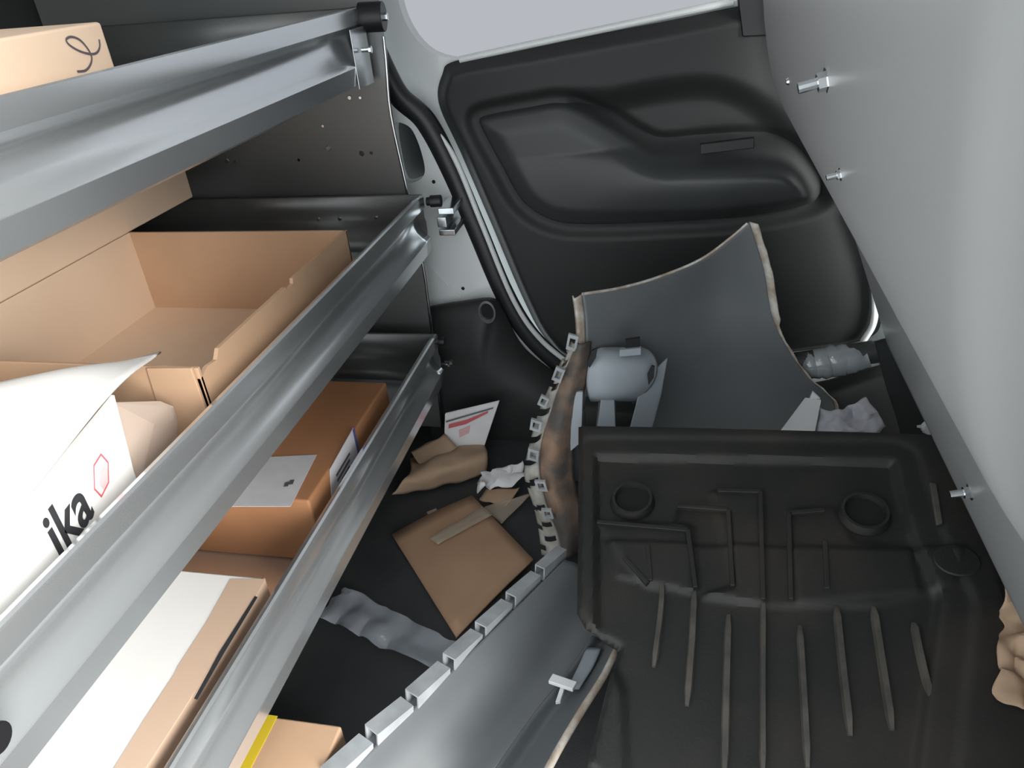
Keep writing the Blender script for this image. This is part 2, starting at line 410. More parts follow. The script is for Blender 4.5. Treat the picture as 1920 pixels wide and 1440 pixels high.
# bulkhead on the right: leaning painted sheet, profile swept along the van's width
prof = spline([Vector((0.104, 0, 1.26)), Vector((0.1045, 0, 0.95)), Vector((0.109, 0, 0.80)), Vector((0.140, 0, 0.665)), Vector((0.205, 0, 0.565)), Vector((0.262, 0, 0.475)), Vector((0.315, 0, 0.355)), Vector((0.358, 0, 0.252))], 44)
prof += [Vector((0.366, 0, 0.246)), Vector((0.385, 0, 0.246))]
ys = [0.12 + (1.285 - 0.12) * i / 90 for i in range(91)]
V = []; nP = len(prof)
for y in ys:
    for i, q in enumerate(prof):
        # a shallow stamped step near the door opening, a rolled edge at the far end
        a = q.x
        s = float(1 - sm(0.275, 0.325, np.array(y)))
        a += 0.007 * s * float(sm(0.42, 0.52, np.array(q.z)))
        e = max(0.0, (y - 1.205) / 0.08)
        a += 0.028 * e * e
        V.append((a, y, q.z))
F = [(j * nP + i, j * nP + i + 1, (j + 1) * nP + i + 1, (j + 1) * nP + i) for j in range(90) for i in range(nP - 1)]
wr = obj('wall_right', V, F, M['bulk'], smooth=60, solid=0.0025, off=0.0); tag(wr, 'glossy grey painted steel bulkhead', None, kind='structure')
nrm = Vector((-0.95, -0.05, -0.22)).normalized()
def bulk_x(z):
    for a, b in zip(prof, prof[1:]):
        if b.z <= z <= a.z: return a.x + (b.x - a.x) * (a.z - z) / (a.z - b.z)
    return prof[0].x
def bulk_hit(px, py):
    d = RIGHT * (px - 960) + UP * (720 - py) - BACK * FPX
    t = 0.02 / d.length
    for k in range(4000):
        q = CAMP + d * t
        if q.x > bulk_x(q.z): return q
        t += 0.0005 / d.length * 1.0
    return q
for px, py, sc_ in ((1554, 150, 0.95), (1580, 326, 0.5), (1822, 922, 0.9)):
    q = bulk_hit(px, py); q.y = min(q.y, 1.2)
    v1 = disc_prism(q - nrm * 0.003, nrm, 0.0105 * sc_, 0.005, 16)
    v2 = disc_prism(q, nrm, 0.0078 * sc_, 0.009 * sc_, 6)
    v3 = disc_prism(q, nrm, 0.0045 * sc_, 0.024 * sc_, 10)
    V, F = merge([v1, v2, v3]); obj('bolt', V, F, M['zinc'], wr, smooth=30)
q = bulk_hit(1481, 152); V, F = merge([disc_prism(q, nrm, 0.005, 0.004, 12, 0.003)]); obj('rivet_or_lit_hole', V, F, M['zinc'], wr, smooth=40)
lv = [(0.52, 0.13, 0.0), (0.50, 0.13, 0.244), (0.376, 0.13, 0.2445), (0.376, 1.20, 0.2445), (0.50, 1.20, 0.244), (0.52, 1.20, 0.0)]
obj('lower_panel', lv, [(0, 1, 4, 5), (1, 2, 3, 4)], M['bulk'], wr, solid=0.003, off=0.0)
# unseen lamp added on the roof, meant for bright reflections on the bulkhead
added_lamp = empty('added_roof_lamp', (-0.25, 0.45, 1.235)); tag(added_lamp, 'small rectangular unseen lamp added on the van roof', 'lamp')
box('added_lamp_base', (-0.33, -0.17, 0.42, 0.48, 1.25, 1.27), M['trim'], added_lamp)
lm = bpy.data.materials.new('added_lamp_lens'); lm.use_nodes = True
lm.node_tree.nodes['Principled BSDF'].inputs['Emission Color'].default_value = (1, 0.98, 0.95, 1)
lm.node_tree.nodes['Principled BSDF'].inputs['Emission Strength'].default_value = 12.0
box('added_lamp_lens', (-0.32, -0.18, 0.425, 0.475, 1.238, 1.25), lm, added_lamp)

# ------------------------------------------------------------------ shelving unit
unit = empty('shelving_unit', (-0.7, 0.72, 0.0))
tag(unit, 'galvanised three-tier steel shelving unit with retaining lips', 'shelving')
YE = 1.218
# far end panel: slightly bowed front edge, punched holes
edge = spline([Vector((-0.452, YE, 1.06)), Vector((-0.455, YE, 0.775)), Vector((-0.463, YE, 0.66)), Vector((-0.456, YE, 0.545)), Vector((-0.446, YE, 0.40)), Vector((-0.446, YE, 0.30)), Vector((-0.455, YE, 0.03))], 30)
holes = []
for px, py, r in ((678, 288, .0036), (696, 287, .0024), (560, 300, .002)):
    c = P(px, py, y=YE); holes.append([c + Vector((math.cos(2 * math.pi * k / 12) * r * 1.3, 0, math.sin(2 * math.pi * k / 12) * r * 1.3)) for k in range(12)])
plate('end_panel', [Vector((-1.06, YE, 1.06))] + edge + [Vector((-1.06, YE, 0.03))], holes, (0, 0.0025, 0), M['endp'], unit)
for px, py, r in ((656, 183, .0042), (676, 183, .0032), (616, 278, .005), (606, 236, .003), (426, 302, .0048), (442, 303, .0034)):  # bright zinc discs stand in for holes showing the lit wall behind
    V, F = disc_prism(P(px, py, y=YE - 0.0002), (0, -1, 0), r, 0.0022, 12, r * 0.7); obj('rivet_or_lit_hole', V, F, M['zinc'], unit, smooth=40)
tube('end_panel_edge', edge[5:], 0.0028, M['zinc'], unit, n=8)
# shelves: tray with stamped front lip
def shelf(x, ztop, y0, y1, back):
    lip = [(0.000, 0.0), (0.003, -0.001), (0.0035, -0.004), (0.0035, -0.022), (-0.004, -0.0255), (-0.0095, -0.032), (-0.0120, -0.040), (-0.0115, -0.050), (-0.008, -0.060), (-0.001, -0.069), (0.006, -0.0755), (0.0066, -0.077), (0.0036, -0.102), (0.000, -0.105)]
    hem = [(-0.006, -0.018), (-0.006, -0.002)]
    pts = hem + lip + [(-0.03, -0.105)]
    t = empty('shelf_tray', (0, 0, 0)); bpy.data.objects.remove(t)
    V = []; F = []; n = len(pts); ny = 40
    for j in range(ny + 1):
        y = y0 + (y1 - y0) * j / ny
        for a, b in pts: V.append((x + a, y, ztop + b))
    F = [(j * n + i, j * n + i + 1, (j + 1) * n + i + 1, (j + 1) * n + i) for j in range(ny) for i in range(n - 1)]
    tray = box('shelf_tray', (back, x - 0.004, y0, y1 + 0.004, ztop - 0.1045, ztop - 0.1015), M['galv'], unit, bevel=0)
    obj('front_lip', V, F, M['galv'], tray, smooth=26, solid=0.0012, off=0.0)
    # far return lip, standing against the end panel
    V = []; F = []
    sp = [(0.0, 0.0), (0.003, -0.002), (0.003, -0.040), (-0.002, -0.048), (-0.002, -0.066), (0.002, -0.076), (0.002, -0.104)]
    for i in (back, x + 0.002):
        for a, b in sp: V.append((i, y1 - a, ztop + b))
    n = len(sp)
    obj('side_lip', V, [(k, k + 1, n + k + 1, n + k) for k in range(n - 1)], M['endp'], tray, smooth=35, solid=0.0015, off=0.0)
    return tray
t1 = shelf(-0.485, 0.812, 0.10, 1.200, -1.05)
t2 = shelf(-0.4245, 0.522, 0.10, 1.200, -1.05)
t3 = shelf(-0.4245, 0.270, 0.10, 1.172, -1.05)
# lip end details: rubber caps, folded plates, bolts
def cap(px, py, x, r, ln, ax):
    c = P(px, py, x=x); V, F = merge([disc_prism(c - Vector(ax) * ln / 2, ax, r, ln, 20), disc_prism(c - Vector(ax) * ln * 0.85, ax, r * 0.72, ln * 0.35, 16)])
    obj('rubber_cap', V, F, M['blackrub'], unit, bevel=0.0012)
    return c
c1 = cap(697, 32, -0.468, 0.0215, 0.038, (0.97, 0.1, -0.03))
V, F = disc_prism(c1 + Vector((0.019, 0.002, -0.001)), (1, 0.1, 0), 0.006, 0.006, 6); obj('bolt', V, F, M['zinc'], unit)
cap(817, 377, -0.41, 0.0105, 0.020, (0.97, 0.1, 0))
cap(-16, 1384, -0.412, 0.0105, 0.012, (0.97, 0.1, 0))
cap(826, 640, -0.42, 0.008, 0.016, (0.97, 0.1, 0))
box('lip_end_plate', (-0.4783, -0.4768, 1.140, 1.203, 0.704, 0.787), M['galv'], unit, bevel=0.0007)
for px, py, x in ((692, 93, -0.462), (845, 679, -0.41), (840, 683, -0.414)):
    V, F = merge([disc_prism(P(px, py, x=x) - Vector((0.012, 0, 0)), (1, 0.05, 0), 0.0035, 0.014, 10), disc_prism(P(px, py, x=x), (1, 0.05, 0), 0.0055, 0.004, 6)])
    obj('bolt', V, F, M['zinc'], unit, smooth=30)
for px, py in ((597, 411), (637, 410), (706, 408), (676, 661), (736, 663)):
    V, F = disc_prism(P(px, py, y=1.196), (0, -1, 0), 0.0042, 0.003, 10, 0.0025); obj('bolt', V, F, M['zinc'], unit, smooth=40)
# zinc mounting bracket screwed to the pillar
br = empty('mounting_bracket', (-0.40, 1.27, 0.46)); bpy.data.objects.remove(br)
Vb = []
for (x0, y0_, x1, y1_) in ((820, 381, 868, 393), (818, 398, 855, 417), (822, 421, 870, 432)):
    a = P(x0, y0_, y=1.235); b = P(x1, y1_, y=1.29)
    Vb.append(boxv(min(a.x, b.x), max(a.x, b.x) , 1.232, 1.298, (P((x0 + x1) / 2, y1_, y=1.26)).z, (P((x0 + x1) / 2, y0_, y=1.26)).z))
V, F = merge(Vb); obj('mounting_bracket', V, F, M['zinc'], unit, bevel=0.0015)

# ------------------------------------------------------------------ boxes on the shelves
def label_quad(name, pts, n, mt, parent, th=0.0006):
    pts = [Vector(p) for p in pts]; n = Vector(n) * th
    return prism(name, pts, n, mt, parent)

Z1, Z2, Z3 = 0.812 - 0.1012, 0.522 - 0.1012, 0.270 - 0.1012

# top shelf
b1 = empty('cardboard_box', (-0.66, 0.49, Z1)); tag(b1, 'pale cardboard box with a pen loop scrawl on the top shelf', 'box')
box('carton', (-0.83, -0.522, 0.28, 0.672, Z1, 0.846), M['cardp'], b1, bevel=0.003)
sq = [(186, 74), (187, 88), (181, 99), (168, 101), (148, 95), (130, 84), (124, 74), (134, 69), (150, 75), (165, 92), (172, 108), (169, 122), (160, 132), (145, 134)]
tube('pen_scrawl', spline([P(a, b, x=-0.5212) for a, b in sq], 60), 0.0010, M['inkg'], b1, n=6, flat=((1, 0, 0), 0.3))
box('top_tape', (-0.70, -0.65, 0.279, 0.673, 0.8455, 0.8466), M['tape'], b1, bevel=0)

# second shelf, open tray box
b2 = empty('open_box', (-0.63, 0.745, Z2)); tag(b2, 'open tan cardboard tray box, empty, on the middle shelf', 'box')
bx0, bx1, by0, by1, bz0, bz1 = -0.805, -0.452, 0.560, 0.948, Z2, 0.549
th = 0.0045
box('box_floor', (bx0, bx1, by0, by1, bz0, bz0 + 0.005), M['cardp'], b2, bevel=0)
box('far_wall', (bx0, bx1, by1 - th, by1, bz0, bz1), M['card'], b2, bevel=0.001)
box('left_wall', (bx0, bx0 + th, by0, by1, bz0, bz1), M['cardp'], b2, bevel=0.001)  # paler card than the far wall: light on this side put into the colour
box('near_wall', (bx0, bx1, by0, by0 + th, bz0, bz1 - 0.004), M['card'], b2, bevel=0.001)
# right wall: torn top edge with a notch
rp = [(by0, bz0), (by1, bz0), (by1, bz1), (0.775, bz1), (0.772, bz1 - 0.006), (0.758, bz1 - 0.008), (0.752, bz1 - 0.002), (0.60, bz1 - 0.003), (0.592, bz1 - 0.012), (0.575, bz1 - 0.010), (by0, bz1 - 0.016)]
prism('right_wall', [Vector((bx1 - th, a, b)) for a, b in rp], (th, 0, 0), M['card'], b2)
prism('corner_flap', [Vector((bx1 - 0.055, by0 - 0.004, bz1 - 0.004)), Vector((bx1 - 0.004, by0 - 0.004, bz1 - 0.002)), Vector((bx1, by0 - 0.006, bz0 + 0.01)), Vector((bx1 - 0.06, by0 - 0.006, bz0 + 0.01))], (0, 0.004, 0), M['card'], b2, bevel=0.001)

# flat carton lying along the back of the middle shelf, on the open box's rim
b3 = empty('flat_carton', (-0.92, 0.72, 0.552)); tag(b3, 'flat pale carton lying under the top shelf at the back', 'box')
box('carton', (-1.045, -0.7995, 0.22, 1.118, 0.5495, 0.598), M['cardp'], b3, bevel=0.003)
box('end_tape', (-0.95, -0.90, 1.1178, 1.119, 0.551, 0.597), M['tape'], b3, bevel=0)

# white printed carton with lifted flap
b4 = empty('printed_carton', (-0.61, 0.30, Z2)); tag(b4, 'white printed carton with lifted lid and red hexagon mark', 'box')
FX = -0.458
body = [P(0, 1000, x=FX), P(210, 742, x=FX)]
nz_, fz_ = 0.515, 0.577
fy = 0.458
face = [Vector((FX, 0.14, Z2)), Vector((FX, fy - 0.016, Z2)), Vector((FX, fy - 0.012, 0.505)), Vector((FX, fy, fz_)), Vector((FX, 0.318, 0.549)), Vector((FX, 0.14, 0.520))]
prism('front_wall', face, (-0.003, 0, 0), M['white'], b4)
prism('back_wall', [p + Vector((-0.30, 0, 0)) for p in face], (-0.003, 0, 0), M['white'], b4)
box('near_wall', (FX - 0.30, FX - 0.003, 0.14, 0.143, Z2, 0.519), M['white'], b4, bevel=0)
box('carton_floor', (FX - 0.30, FX - 0.003, 0.143, fy - 0.018, Z2, Z2 + 0.003), M['inner'], b4, bevel=0)
# lid: starts on the front edge, rises toward the far corner
A = Vector((FX, 0.14, 0.522)); B = Vector((FX - 0.002, fy, fz_ + 0.002)); tip = P(302, 660, x=-0.50)
far_l = P(180, 703, y=0.50); C0 = P(0, 742, y=0.46); D0 = Vector((FX - 0.36, 0.14, 0.545))
lid = [[A, Vector((FX, 0.318, 0.551)), B, tip],
       [A + Vector((-0.07, 0, 0.010)), Vector((FX - 0.06, 0.31, 0.563)), Vector((FX - 0.06, fy, 0.588)), (tip + far_l) / 2 + Vector((0, 0, 0.002))],
       [A + Vector((-0.16, 0, 0.016)), Vector((FX - 0.14, 0.30, 0.565)), Vector((FX - 0.14, 0.43, 0.585)), far_l],
       [D0, Vector((FX - 0.30, 0.28, 0.555)), Vector((FX - 0.29, 0.39, 0.566)), C0]]
loft('lid_flap', lid, 24, 20, M['white'], b4, solid=0.002)
ef = [Vector((FX - 0.004, fy - 0.004, 0.572)), P(300, 752, y=0.53), P(325, 762, y=0.535), P(334, 790, y=0.54), P(330, 850, y=0.535), P(250, 905, y=0.455), Vector((FX - 0.004, fy - 0.014, 0.48))]
prism('end_flap', ef, (0.001, -0.0025, 0), M['inner'], b4)
# printed lettering and hexagon on the front wall
def text(s, size, loc, parent, mt, X=(0, 1, 0), Y=(0, 0, 1), Zv=(1, 0, 0), shear=0.0, sx=1.0):
    c = bpy.data.curves.new('lettering', 'FONT'); c.body = s; c.size = size; c.extrude = 0.0002; c.shear = shear; c.offset = size * 0.018
    t = bpy.data.objects.new('lettering', c); COL.objects.link(t)
    bpy.context.view_layer.update()
    me = bpy.data.meshes.new_from_object(t.evaluated_get(bpy.context.evaluated_depsgraph_get()))
    bpy.data.objects.remove(t); bpy.data.curves.remove(c)
    X, Y, Zv = Vector(X), Vector(Y), Vector(Zv)
    vs = [Vector(loc) + X * v.co.x * sx + Y * v.co.y + Zv * v.co.z for v in me.vertices]
    fs = [tuple(p.vertices) for p in me.polygons]; bpy.data.meshes.remove(me)
    return obj('lettering', vs, fs, mt, parent)
tl = P(112, 1052, x=FX + 0.0006)
text('ika', 0.058, tl, b4, M['ink'], X=(0, 0.98, 0.20), sx=0.72)
hx = [(189, 850), (203, 866), (204, 905), (190, 933), (176, 918), (175, 872)]
hp = [P(a, b, x=FX + 0.0004) for a, b in hx]; hcn = sum(hp, Vector()) / 6
plate('hexagon_mark', hp, [[hcn + (p - hcn) * 0.90 for p in hp]], (0.0004, 0, 0), M['redink'], b4)
prism('hexagon_fill', [hcn + (p - hcn) * 0.55 + Vector((0, 0.001, -0.003)) for p in hp], (0.0004, 0, 0), M['pinkink'], b4)

# bottom shelf: orange-brown carton with labels
b5 = empty('brown_carton', (-0.62, 0.83, Z3)); tag(b5, 'orange brown carton with two white labels on the bottom shelf', 'box')
box('carton', (-0.80, -0.452, 0.682, 0.985, Z3, 0.277), M['cardo'], b5, bevel=0.004)
def topq(z, *pp): return [P(a, b, z=z) for a, b in pp]
label_quad('label', topq(0.2773, (492, 858), (594, 853), (545, 950), (428, 950)), (0, 0, 1), M['label'], b5)
for a in range(2):
    label_quad('print', topq(0.2781, (535 + a * 9, 905 - a * 4), (543 + a * 9, 904 - a * 4), (540 + a * 9, 912 - a * 4), (532 + a * 9, 913 - a * 4)), (0, 0, 1), M['inkg'], b5)
FX5 = -0.4515
label_quad('side_label', [P(a, b, x=FX5) for a, b in ((618, 880), (662, 802), (674, 858), (622, 942))], (1, 0, 0), M['label'], b5)
for k in range(4):
    label_quad('print', [P(a, b, x=FX5 + 0.0008) for a, b in ((630 + k * 2, 890 - k * 2 + k * 12), (655, 848 + k * 12), (656, 852 + k * 12), (631 + k * 2, 894 - k * 2 + k * 12))], (1, 0, 0), M['inkg'], b5, th=0.0004)
label_quad('label_edge', [P(a, b, x=FX5) for a, b in ((660, 806), (663, 800), (676, 858), (672, 860))], (1, 0, 0), M['blueink'], b5, th=0.001)
box('top_seam', (-0.631, -0.629, 0.683, 0.984, 0.2765, 0.2775), M['dark'], b5, bevel=0)

# bottom shelf: white carton sealed with tan tape
b6 = empty('taped_carton', (-0.63, 0.36, Z3)); tag(b6, 'white carton sealed with tan tape, front of bottom shelf', 'box')
box('carton', (-0.80, -0.450, 0.16, 0.552, Z3, 0.272), M['white'], b6, bevel=0.004)
def tq(z, *pp): return [P(a, b, z=z) for a, b in pp]
label_quad('tape', [P(a, b, z=0.2722) for a, b in ((432, 1086), (498, 1086), (462, 1150), (405, 1235), (345, 1330), (255, 1470), (195, 1470), (270, 1350), (327, 1264), (332, 1252), (385, 1170))], (0, 0, 1), M['tape'], b6)
box('front_tape', (-0.4502, -0.4492, 0.16, 0.552, 0.20, 0.2705), M['tape'], b6, bevel=0)
label_quad('slit', [P(a, b, z=0.2731) for a, b in ((478, 1118), (483, 1120), (420, 1225), (370, 1312), (364, 1310), (412, 1222))], (0, 0, 1), M['ink'], b6, th=0.0005)

# small box standing on the floor under the bottom shelf
b7 = empty('small_floor_box', (-0.40, 0.40, 0.0)); tag(b7, 'small tan box with yellow tape on the floor at the bottom edge', 'box')
box('carton', (-0.49, -0.355, 0.33, 0.480, 0.0, 0.120), M['card'], b7, bevel=0.003)
label_quad('yellow_tape', [Vector((-0.452, 0.4805, 0.1202)), Vector((-0.436, 0.4805, 0.1202)), Vector((-0.436, 0.33, 0.1202)), Vector((-0.452, 0.33, 0.1202))], (0, 0, 1), M['yellow'], b7)

# ------------------------------------------------------------------ litter on the floor
random.seed(4)
def crumple(name, corners, nu, nv, amp, seed, mt, parent=None, scale=14, th=0.0012, jag=0.0, zmin=0.002):
    a, b, c, d = map(Vector, corners); g = []; off = Vector((seed * 3.7, seed * 1.3, 0))
    for j in range(nv):
        for i in range(nu):
            u, v = i / (nu - 1), j / (nv - 1)
            if jag:
                u2 = u + (jag * noise.noise(Vector((v * 3.3, seed, 1))) if i in (0, nu - 1) else 0); v2 = v + (jag * noise.noise(Vector((u * 3.3, seed, 5))) if j in (0, nv - 1) else 0)
            else: u2, v2 = u, v
            p = a.lerp(b, u2).lerp(d.lerp(c, u2), v2)
            n = noise.noise_vector(p * scale + off)
            r = abs(noise.noise(p * scale * 0.7 + off))
            p = p + Vector((n.x * 0.4, n.y * 0.4, (n.z * 0.5 + r))) * amp
            p.z = max(p.z, zmin); g.append(p)
    return obj(name, g, gridfaces(nu, nv), mt, parent, smooth=28, solid=th, off=0.0)

fl = empty('cardboard_flap', (-0.33, 0.88, 0)); tag(fl, 'flat square cardboard piece lying on the floor', 'cardboard')
cf = [P(735, 1003, z=0.006), P(885, 930, z=0.022), P(1000, 1050, z=0.018), P(855, 1195, z=0.005)]
loft('sheet', [[cf[0], (cf[0] + cf[1]) / 2 + Vector((0, 0, .004)), cf[1]], [(cf[0] + cf[3]) / 2, sum(cf, Vector()) / 4 + Vector((0, 0, .006)), (cf[1] + cf[2]) / 2], [cf[3], (cf[2] + cf[3]) / 2 + Vector((0, 0, .003)), cf[2]]], 10, 10, M['cardf'], fl, solid=0.004)
crumple('tape_strip', [P(805, 1010, z=0.024), P(905, 950, z=0.032), P(925, 965, z=0.032), P(822, 1022, z=0.022)], 16, 4, 0.004, 3, M['gtape'], fl, th=0.0004)
crumple('tape_end', [P(800, 962, z=0.012), P(818, 955, z=0.016), P(826, 972, z=0.016), P(806, 978, z=0.012)], 8, 8, 0.006, 8, M['gtape'], fl, th=0.0005)

bag = crumple('polythene_bag', [P(598, 1160, z=0.012), P(645, 1100, z=0.014), P(866, 1212, z=0.016), P(825, 1262, z=0.012)], 56, 24, 0.018, 7, M['poly'], scale=30, th=0.0005, jag=0.06)
tag(bag, 'clear crinkled polythene bag lying on the floor', 'bag')

env = empty('paper_envelope', P(880, 830, z=0.0)); tag(env, 'white mailing envelope with red stripe standing by the sill', 'envelope')
ev = [P(834, 776, y=1.165), P(936, 752, y=1.185), P(908, 836, y=1.15), P(832, 842, y=1.13)]
prism('sheet', ev, (0.001, 0.003, 0.001), M['paper'], env, bevel=0.001)
def evq(u, v): return ev[0].lerp(ev[1], u).lerp(ev[3].lerp(ev[2], u), v) + Vector((0.0, -0.0045, 0.0008))
prism('stripe', [evq(0.10, .30), evq(.45, .27), evq(.85, .16), evq(.85, .21), evq(.45, .38), evq(.10, .41)], (0, -0.0004, 0), M['redink'], env)
prism('seam', [evq(0.04, .19), evq(.93, .10), evq(.93, .13), evq(0.04, .23)], (0, -0.0004, 0), M['inkg'], env)
prism('print', [evq(.32, .50), evq(.55, .43), evq(.56, .62), evq(.36, .70)], (0, -0.0004, 0), M['pinkink'], env)

cw = empty('crushed_cardboard', P(820, 905, z=0.0)); tag(cw, 'crushed brown cardboard sleeve on the floor by the envelope', 'cardboard')
loft('sleeve', [[P(735, 930, z=0.010), P(790, 918, z=0.010), P(850, 905, z=0.010), P(912, 888, z=0.012)],
                [P(755, 905, z=0.040), P(800, 895, z=0.042), P(855, 880, z=0.045), P(914, 862, z=0.040)],
                [P(770, 880, z=0.050), P(810, 868, z=0.052), P(860, 850, z=0.055), P(912, 842, z=0.042)],
                [P(768, 858, z=0.030), P(810, 850, z=0.030), P(862, 838, z=0.040), P(905, 834, z=0.030)]], 30, 18, M['kraft'], cw, solid=0.003,
     disp=lambda p: Vector((0, 0, 0.010 * noise.noise(p * 28))))
crumple('torn_flap', [P(770, 850, z=0.05), P(835, 820, z=0.06), P(860, 842, z=0.05), P(785, 872, z=0.045)], 12, 8, 0.012, 2, M['kraft'], cw, th=0.002, jag=0.1)

tp = crumple('torn_paper', [P(893, 930, z=0.030), P(905, 892, z=0.040), P(980, 872, z=0.045), P(986, 902, z=0.035)], 22, 14, 0.022, 5, M['paper'], scale=44, th=0.001, jag=0.14)
tag(tp, 'torn white crumpled paper beside the muddy bumper edge', 'paper')
sc1 = crumple('cardboard_scrap', [P(900, 938, z=0.012), P(912, 918, z=0.020), P(975, 915, z=0.020), P(948, 950, z=0.012)], 14, 10, 0.008, 9, M['kraft'], th=0.002, jag=0.12)
tag(sc1, 'small brown scrap tucked below the torn white paper', 'cardboard')
tpe = crumple('packing_tape', [P(905, 955, z=0.008), P(950, 938, z=0.016), P(1000, 925, z=0.016), P(940, 985, z=0.006)], 14, 10, 0.006, 12, M['gtape'], th=0.0005)
tag(tpe, 'loose strip of clear packing tape beyond the cardboard square', 'tape')

# ------------------------------------------------------------------ bumper cover
bu = empty('bumper_cover', (0.02, 1.0, 0.0)); tag(bu, 'torn grey car bumper cover, inside showing, with muddy clip edge', 'bumper')
wing = [[P(1092, 552, y=1.02), P(1160, 541, y=1.07), P(1232, 521, y=1.12), P(1312, 488, y=1.16), P(1368, 448, y=1.18), P(1405, 416, y=1.19)],
        [P(1098, 610, y=1.02), P(1175, 600, y=1.08), P(1250, 580, y=1.14), P(1325, 555, y=1.19), P(1390, 530, y=1.20), P(1432, 505, y=1.20)],
        [P(1096, 690, y=1.01), P(1180, 680, y=1.09), P(1265, 665, y=1.16), P(1345, 645, y=1.205), P(1415, 625, y=1.215), P(1452, 605, y=1.21)],
        [P(1082, 770, y=1.00), P(1180, 760, y=1.09), P(1275, 745, y=1.17), P(1365, 730, y=1.215), P(1450, 715, y=1.225), P(1505, 695, y=1.22)],
        [P(1068, 850, y=0.985), P(1180, 840, y=1.08), P(1285, 825, y=1.17), P(1390, 810, y=1.215), P(1490, 800, y=1.225), P(1562, 752, y=1.22)],
        [P(1062, 905, y=0.97), P(1180, 890, y=1.08), P(1290, 870, y=1.16), P(1400, 850, y=1.20), P(1500, 840, y=1.21), P(1560, 800, y=1.21)]]
open_px = [[(1094, 738), (1128, 740), (1120, 830), (1090, 830)], [(1150, 748), (1204, 752), (1178, 830), (1152, 830)]]
def proj(p):
    d = Vector(p) - CAMP; zc = -d.dot(BACK); return (960 + FPX * d.dot(RIGHT) / zc, 720 - FPX * d.dot(UP) / zc)
NU, NV = 90, 70
g = loftgrid(wing, NU, NV)
def inside(q, poly):
    s = False
    for i in range(len(poly)):
        (ax, ay), (bx_, by_) = poly[i], poly[(i + 1) % len(poly)]
        if (ay > q[1]) != (by_ > q[1]) and q[0] < (bx_ - ax) * (q[1] - ay) / (by_ - ay) + ax: s = not s
    return s
hole = [[any(inside(proj(g[j][i]), o_) for o_ in open_px) for i in range(NU)] for j in range(NV)]
wg = obj('wing_panel', [p for r in g for p in r], gridfaces(NU, NV, lambda i, j: not (hole[j][i] and hole[j + 1][i + 1] and hole[j][i + 1] and hole[j + 1][i])), M['bump'], bu, smooth=60, solid=0.003, off=0.0)
# raw cut edges
tube('top_edge', [g[0][i] + Vector((0, -0.001, 0.001)) for i in range(0, NU, 3)], 0.0022, M['rawedge'], bu, n=6)
er = [g[j][NU - 1] for j in range(0, NV, 2)]
loft('right_edge', [[p for p in er], [p + Vector((0.013 if k < 14 else 0.006, -0.006, -0.002 + 0.002 * math.sin(k * 1.9))) for k, p in enumerate(er)]], len(er), 2, M['rawedge'], bu, solid=0.002)
el = [g[j][0] for j in range(0, 28)]
loft('left_edge', [[p + Vector((-0.001, 0, 0)) for p in el], [p + Vector((-0.010, -0.012, -0.001)) for p in el], [p + Vector((-0.014, -0.004, 0)) for p in el]], len(el), 8, M['rawedge'], bu, solid=0.002)
# muddy flange from the wing's edge down to the floor
T = [(1078, 640, 1.01), (1052, 700, 1.0), (1030, 765, .985), (1012, 825, .965), (1008, 880, .945), (1022, 945, .925), (1040, 990, .91), (1052, 1035, .885)]
B = [(1108, 640, 1.02), (1100, 715, 1.01), (1085, 780, .995), (1075, 850, .975), (1078, 910, .955), (1092, 960, .935), (1094, 1000, .92), (1085, 1035, .90)]
t3_ = [P(a, b, y=y) for a, b, y in T]; b3_ = [P(a, b, y=y) for a, b, y in B]
loft('muddy_flange', [t3_, [(p + q) / 2 + Vector((0.0, -0.018, 0.004)) for p, q in zip(t3_, b3_)], b3_], 50, 12, M['mud'], bu, solid=0.003, disp=lambda p: Vector((0.002 * noise.noise(p * 60), 0.003 * noise.noise(p * 45), 0)))
# white clip strip with individual clip tabs along the flange
S = [(1072, 640, 1.012), (1040, 705, 1.0), (1010, 775, .985), (992, 840, .965), (984, 890, .945), (1000, 945, .925), (1010, 990, .91), (1016, 1040, .885)]
s3_ = [P(a, b, y=y) for a, b, y in S]
tm = [p + Vector((0.004, -0.004, 0)) for p in t3_]
NS = 72
gs = loftgrid([s3_, [(p + q) / 2 + Vector((0, -0.006, 0)) for p, q in zip(s3_, tm)], tm], NS, 8)
random.seed(11)
notch = {k for c in (5, 12, 19, 27, 35, 42, 50, 57, 63) for k in (c, c + 1)}
obj('clip_strip', [p for r in gs for p in r], gridfaces(NS, 8, lambda i, j: not (i in notch and 2 <= j <= 5) and not (i % 8 in (3, 4) and j < 2)), M['tabd'], bu, smooth=40, solid=0.0025, off=0.0)
def clip(px, py, y, w, h, rot=0.0, mt=None):
    """square clip frame with an open middle"""
    c = P(px, py, y=y) + Vector((-0.002, -0.006, 0)); X = Vector((math.cos(rot), -0.15, math.sin(rot))) * w / 2; Y = Vector((-math.sin(rot), -0.1, math.cos(rot))) * h / 2
    o_ = [c - X - Y, c + X - Y, c + X + Y, c - X + Y]; i_ = [c + (p - c) * 0.55 for p in o_]
    return plate('clip_tab', o_, [i_], (0.0, 0.005, 0), mt or M['tabs'], bu)
for px, py, y, w, h, r in ((1076, 640, 1.005, .016, .028, -.2), (1050, 700, .99, .015, .026, -.35), (1022, 750, .975, .014, .020, -.4), (1008, 795, .96, .018, .022, -.2), (1003, 850, .945, .018, .024, -.15), (1018, 908, .925, .018, .022, .15), (1030, 960, .905, .017, .02, .15)):
    clip(px, py, y, w, h, r)
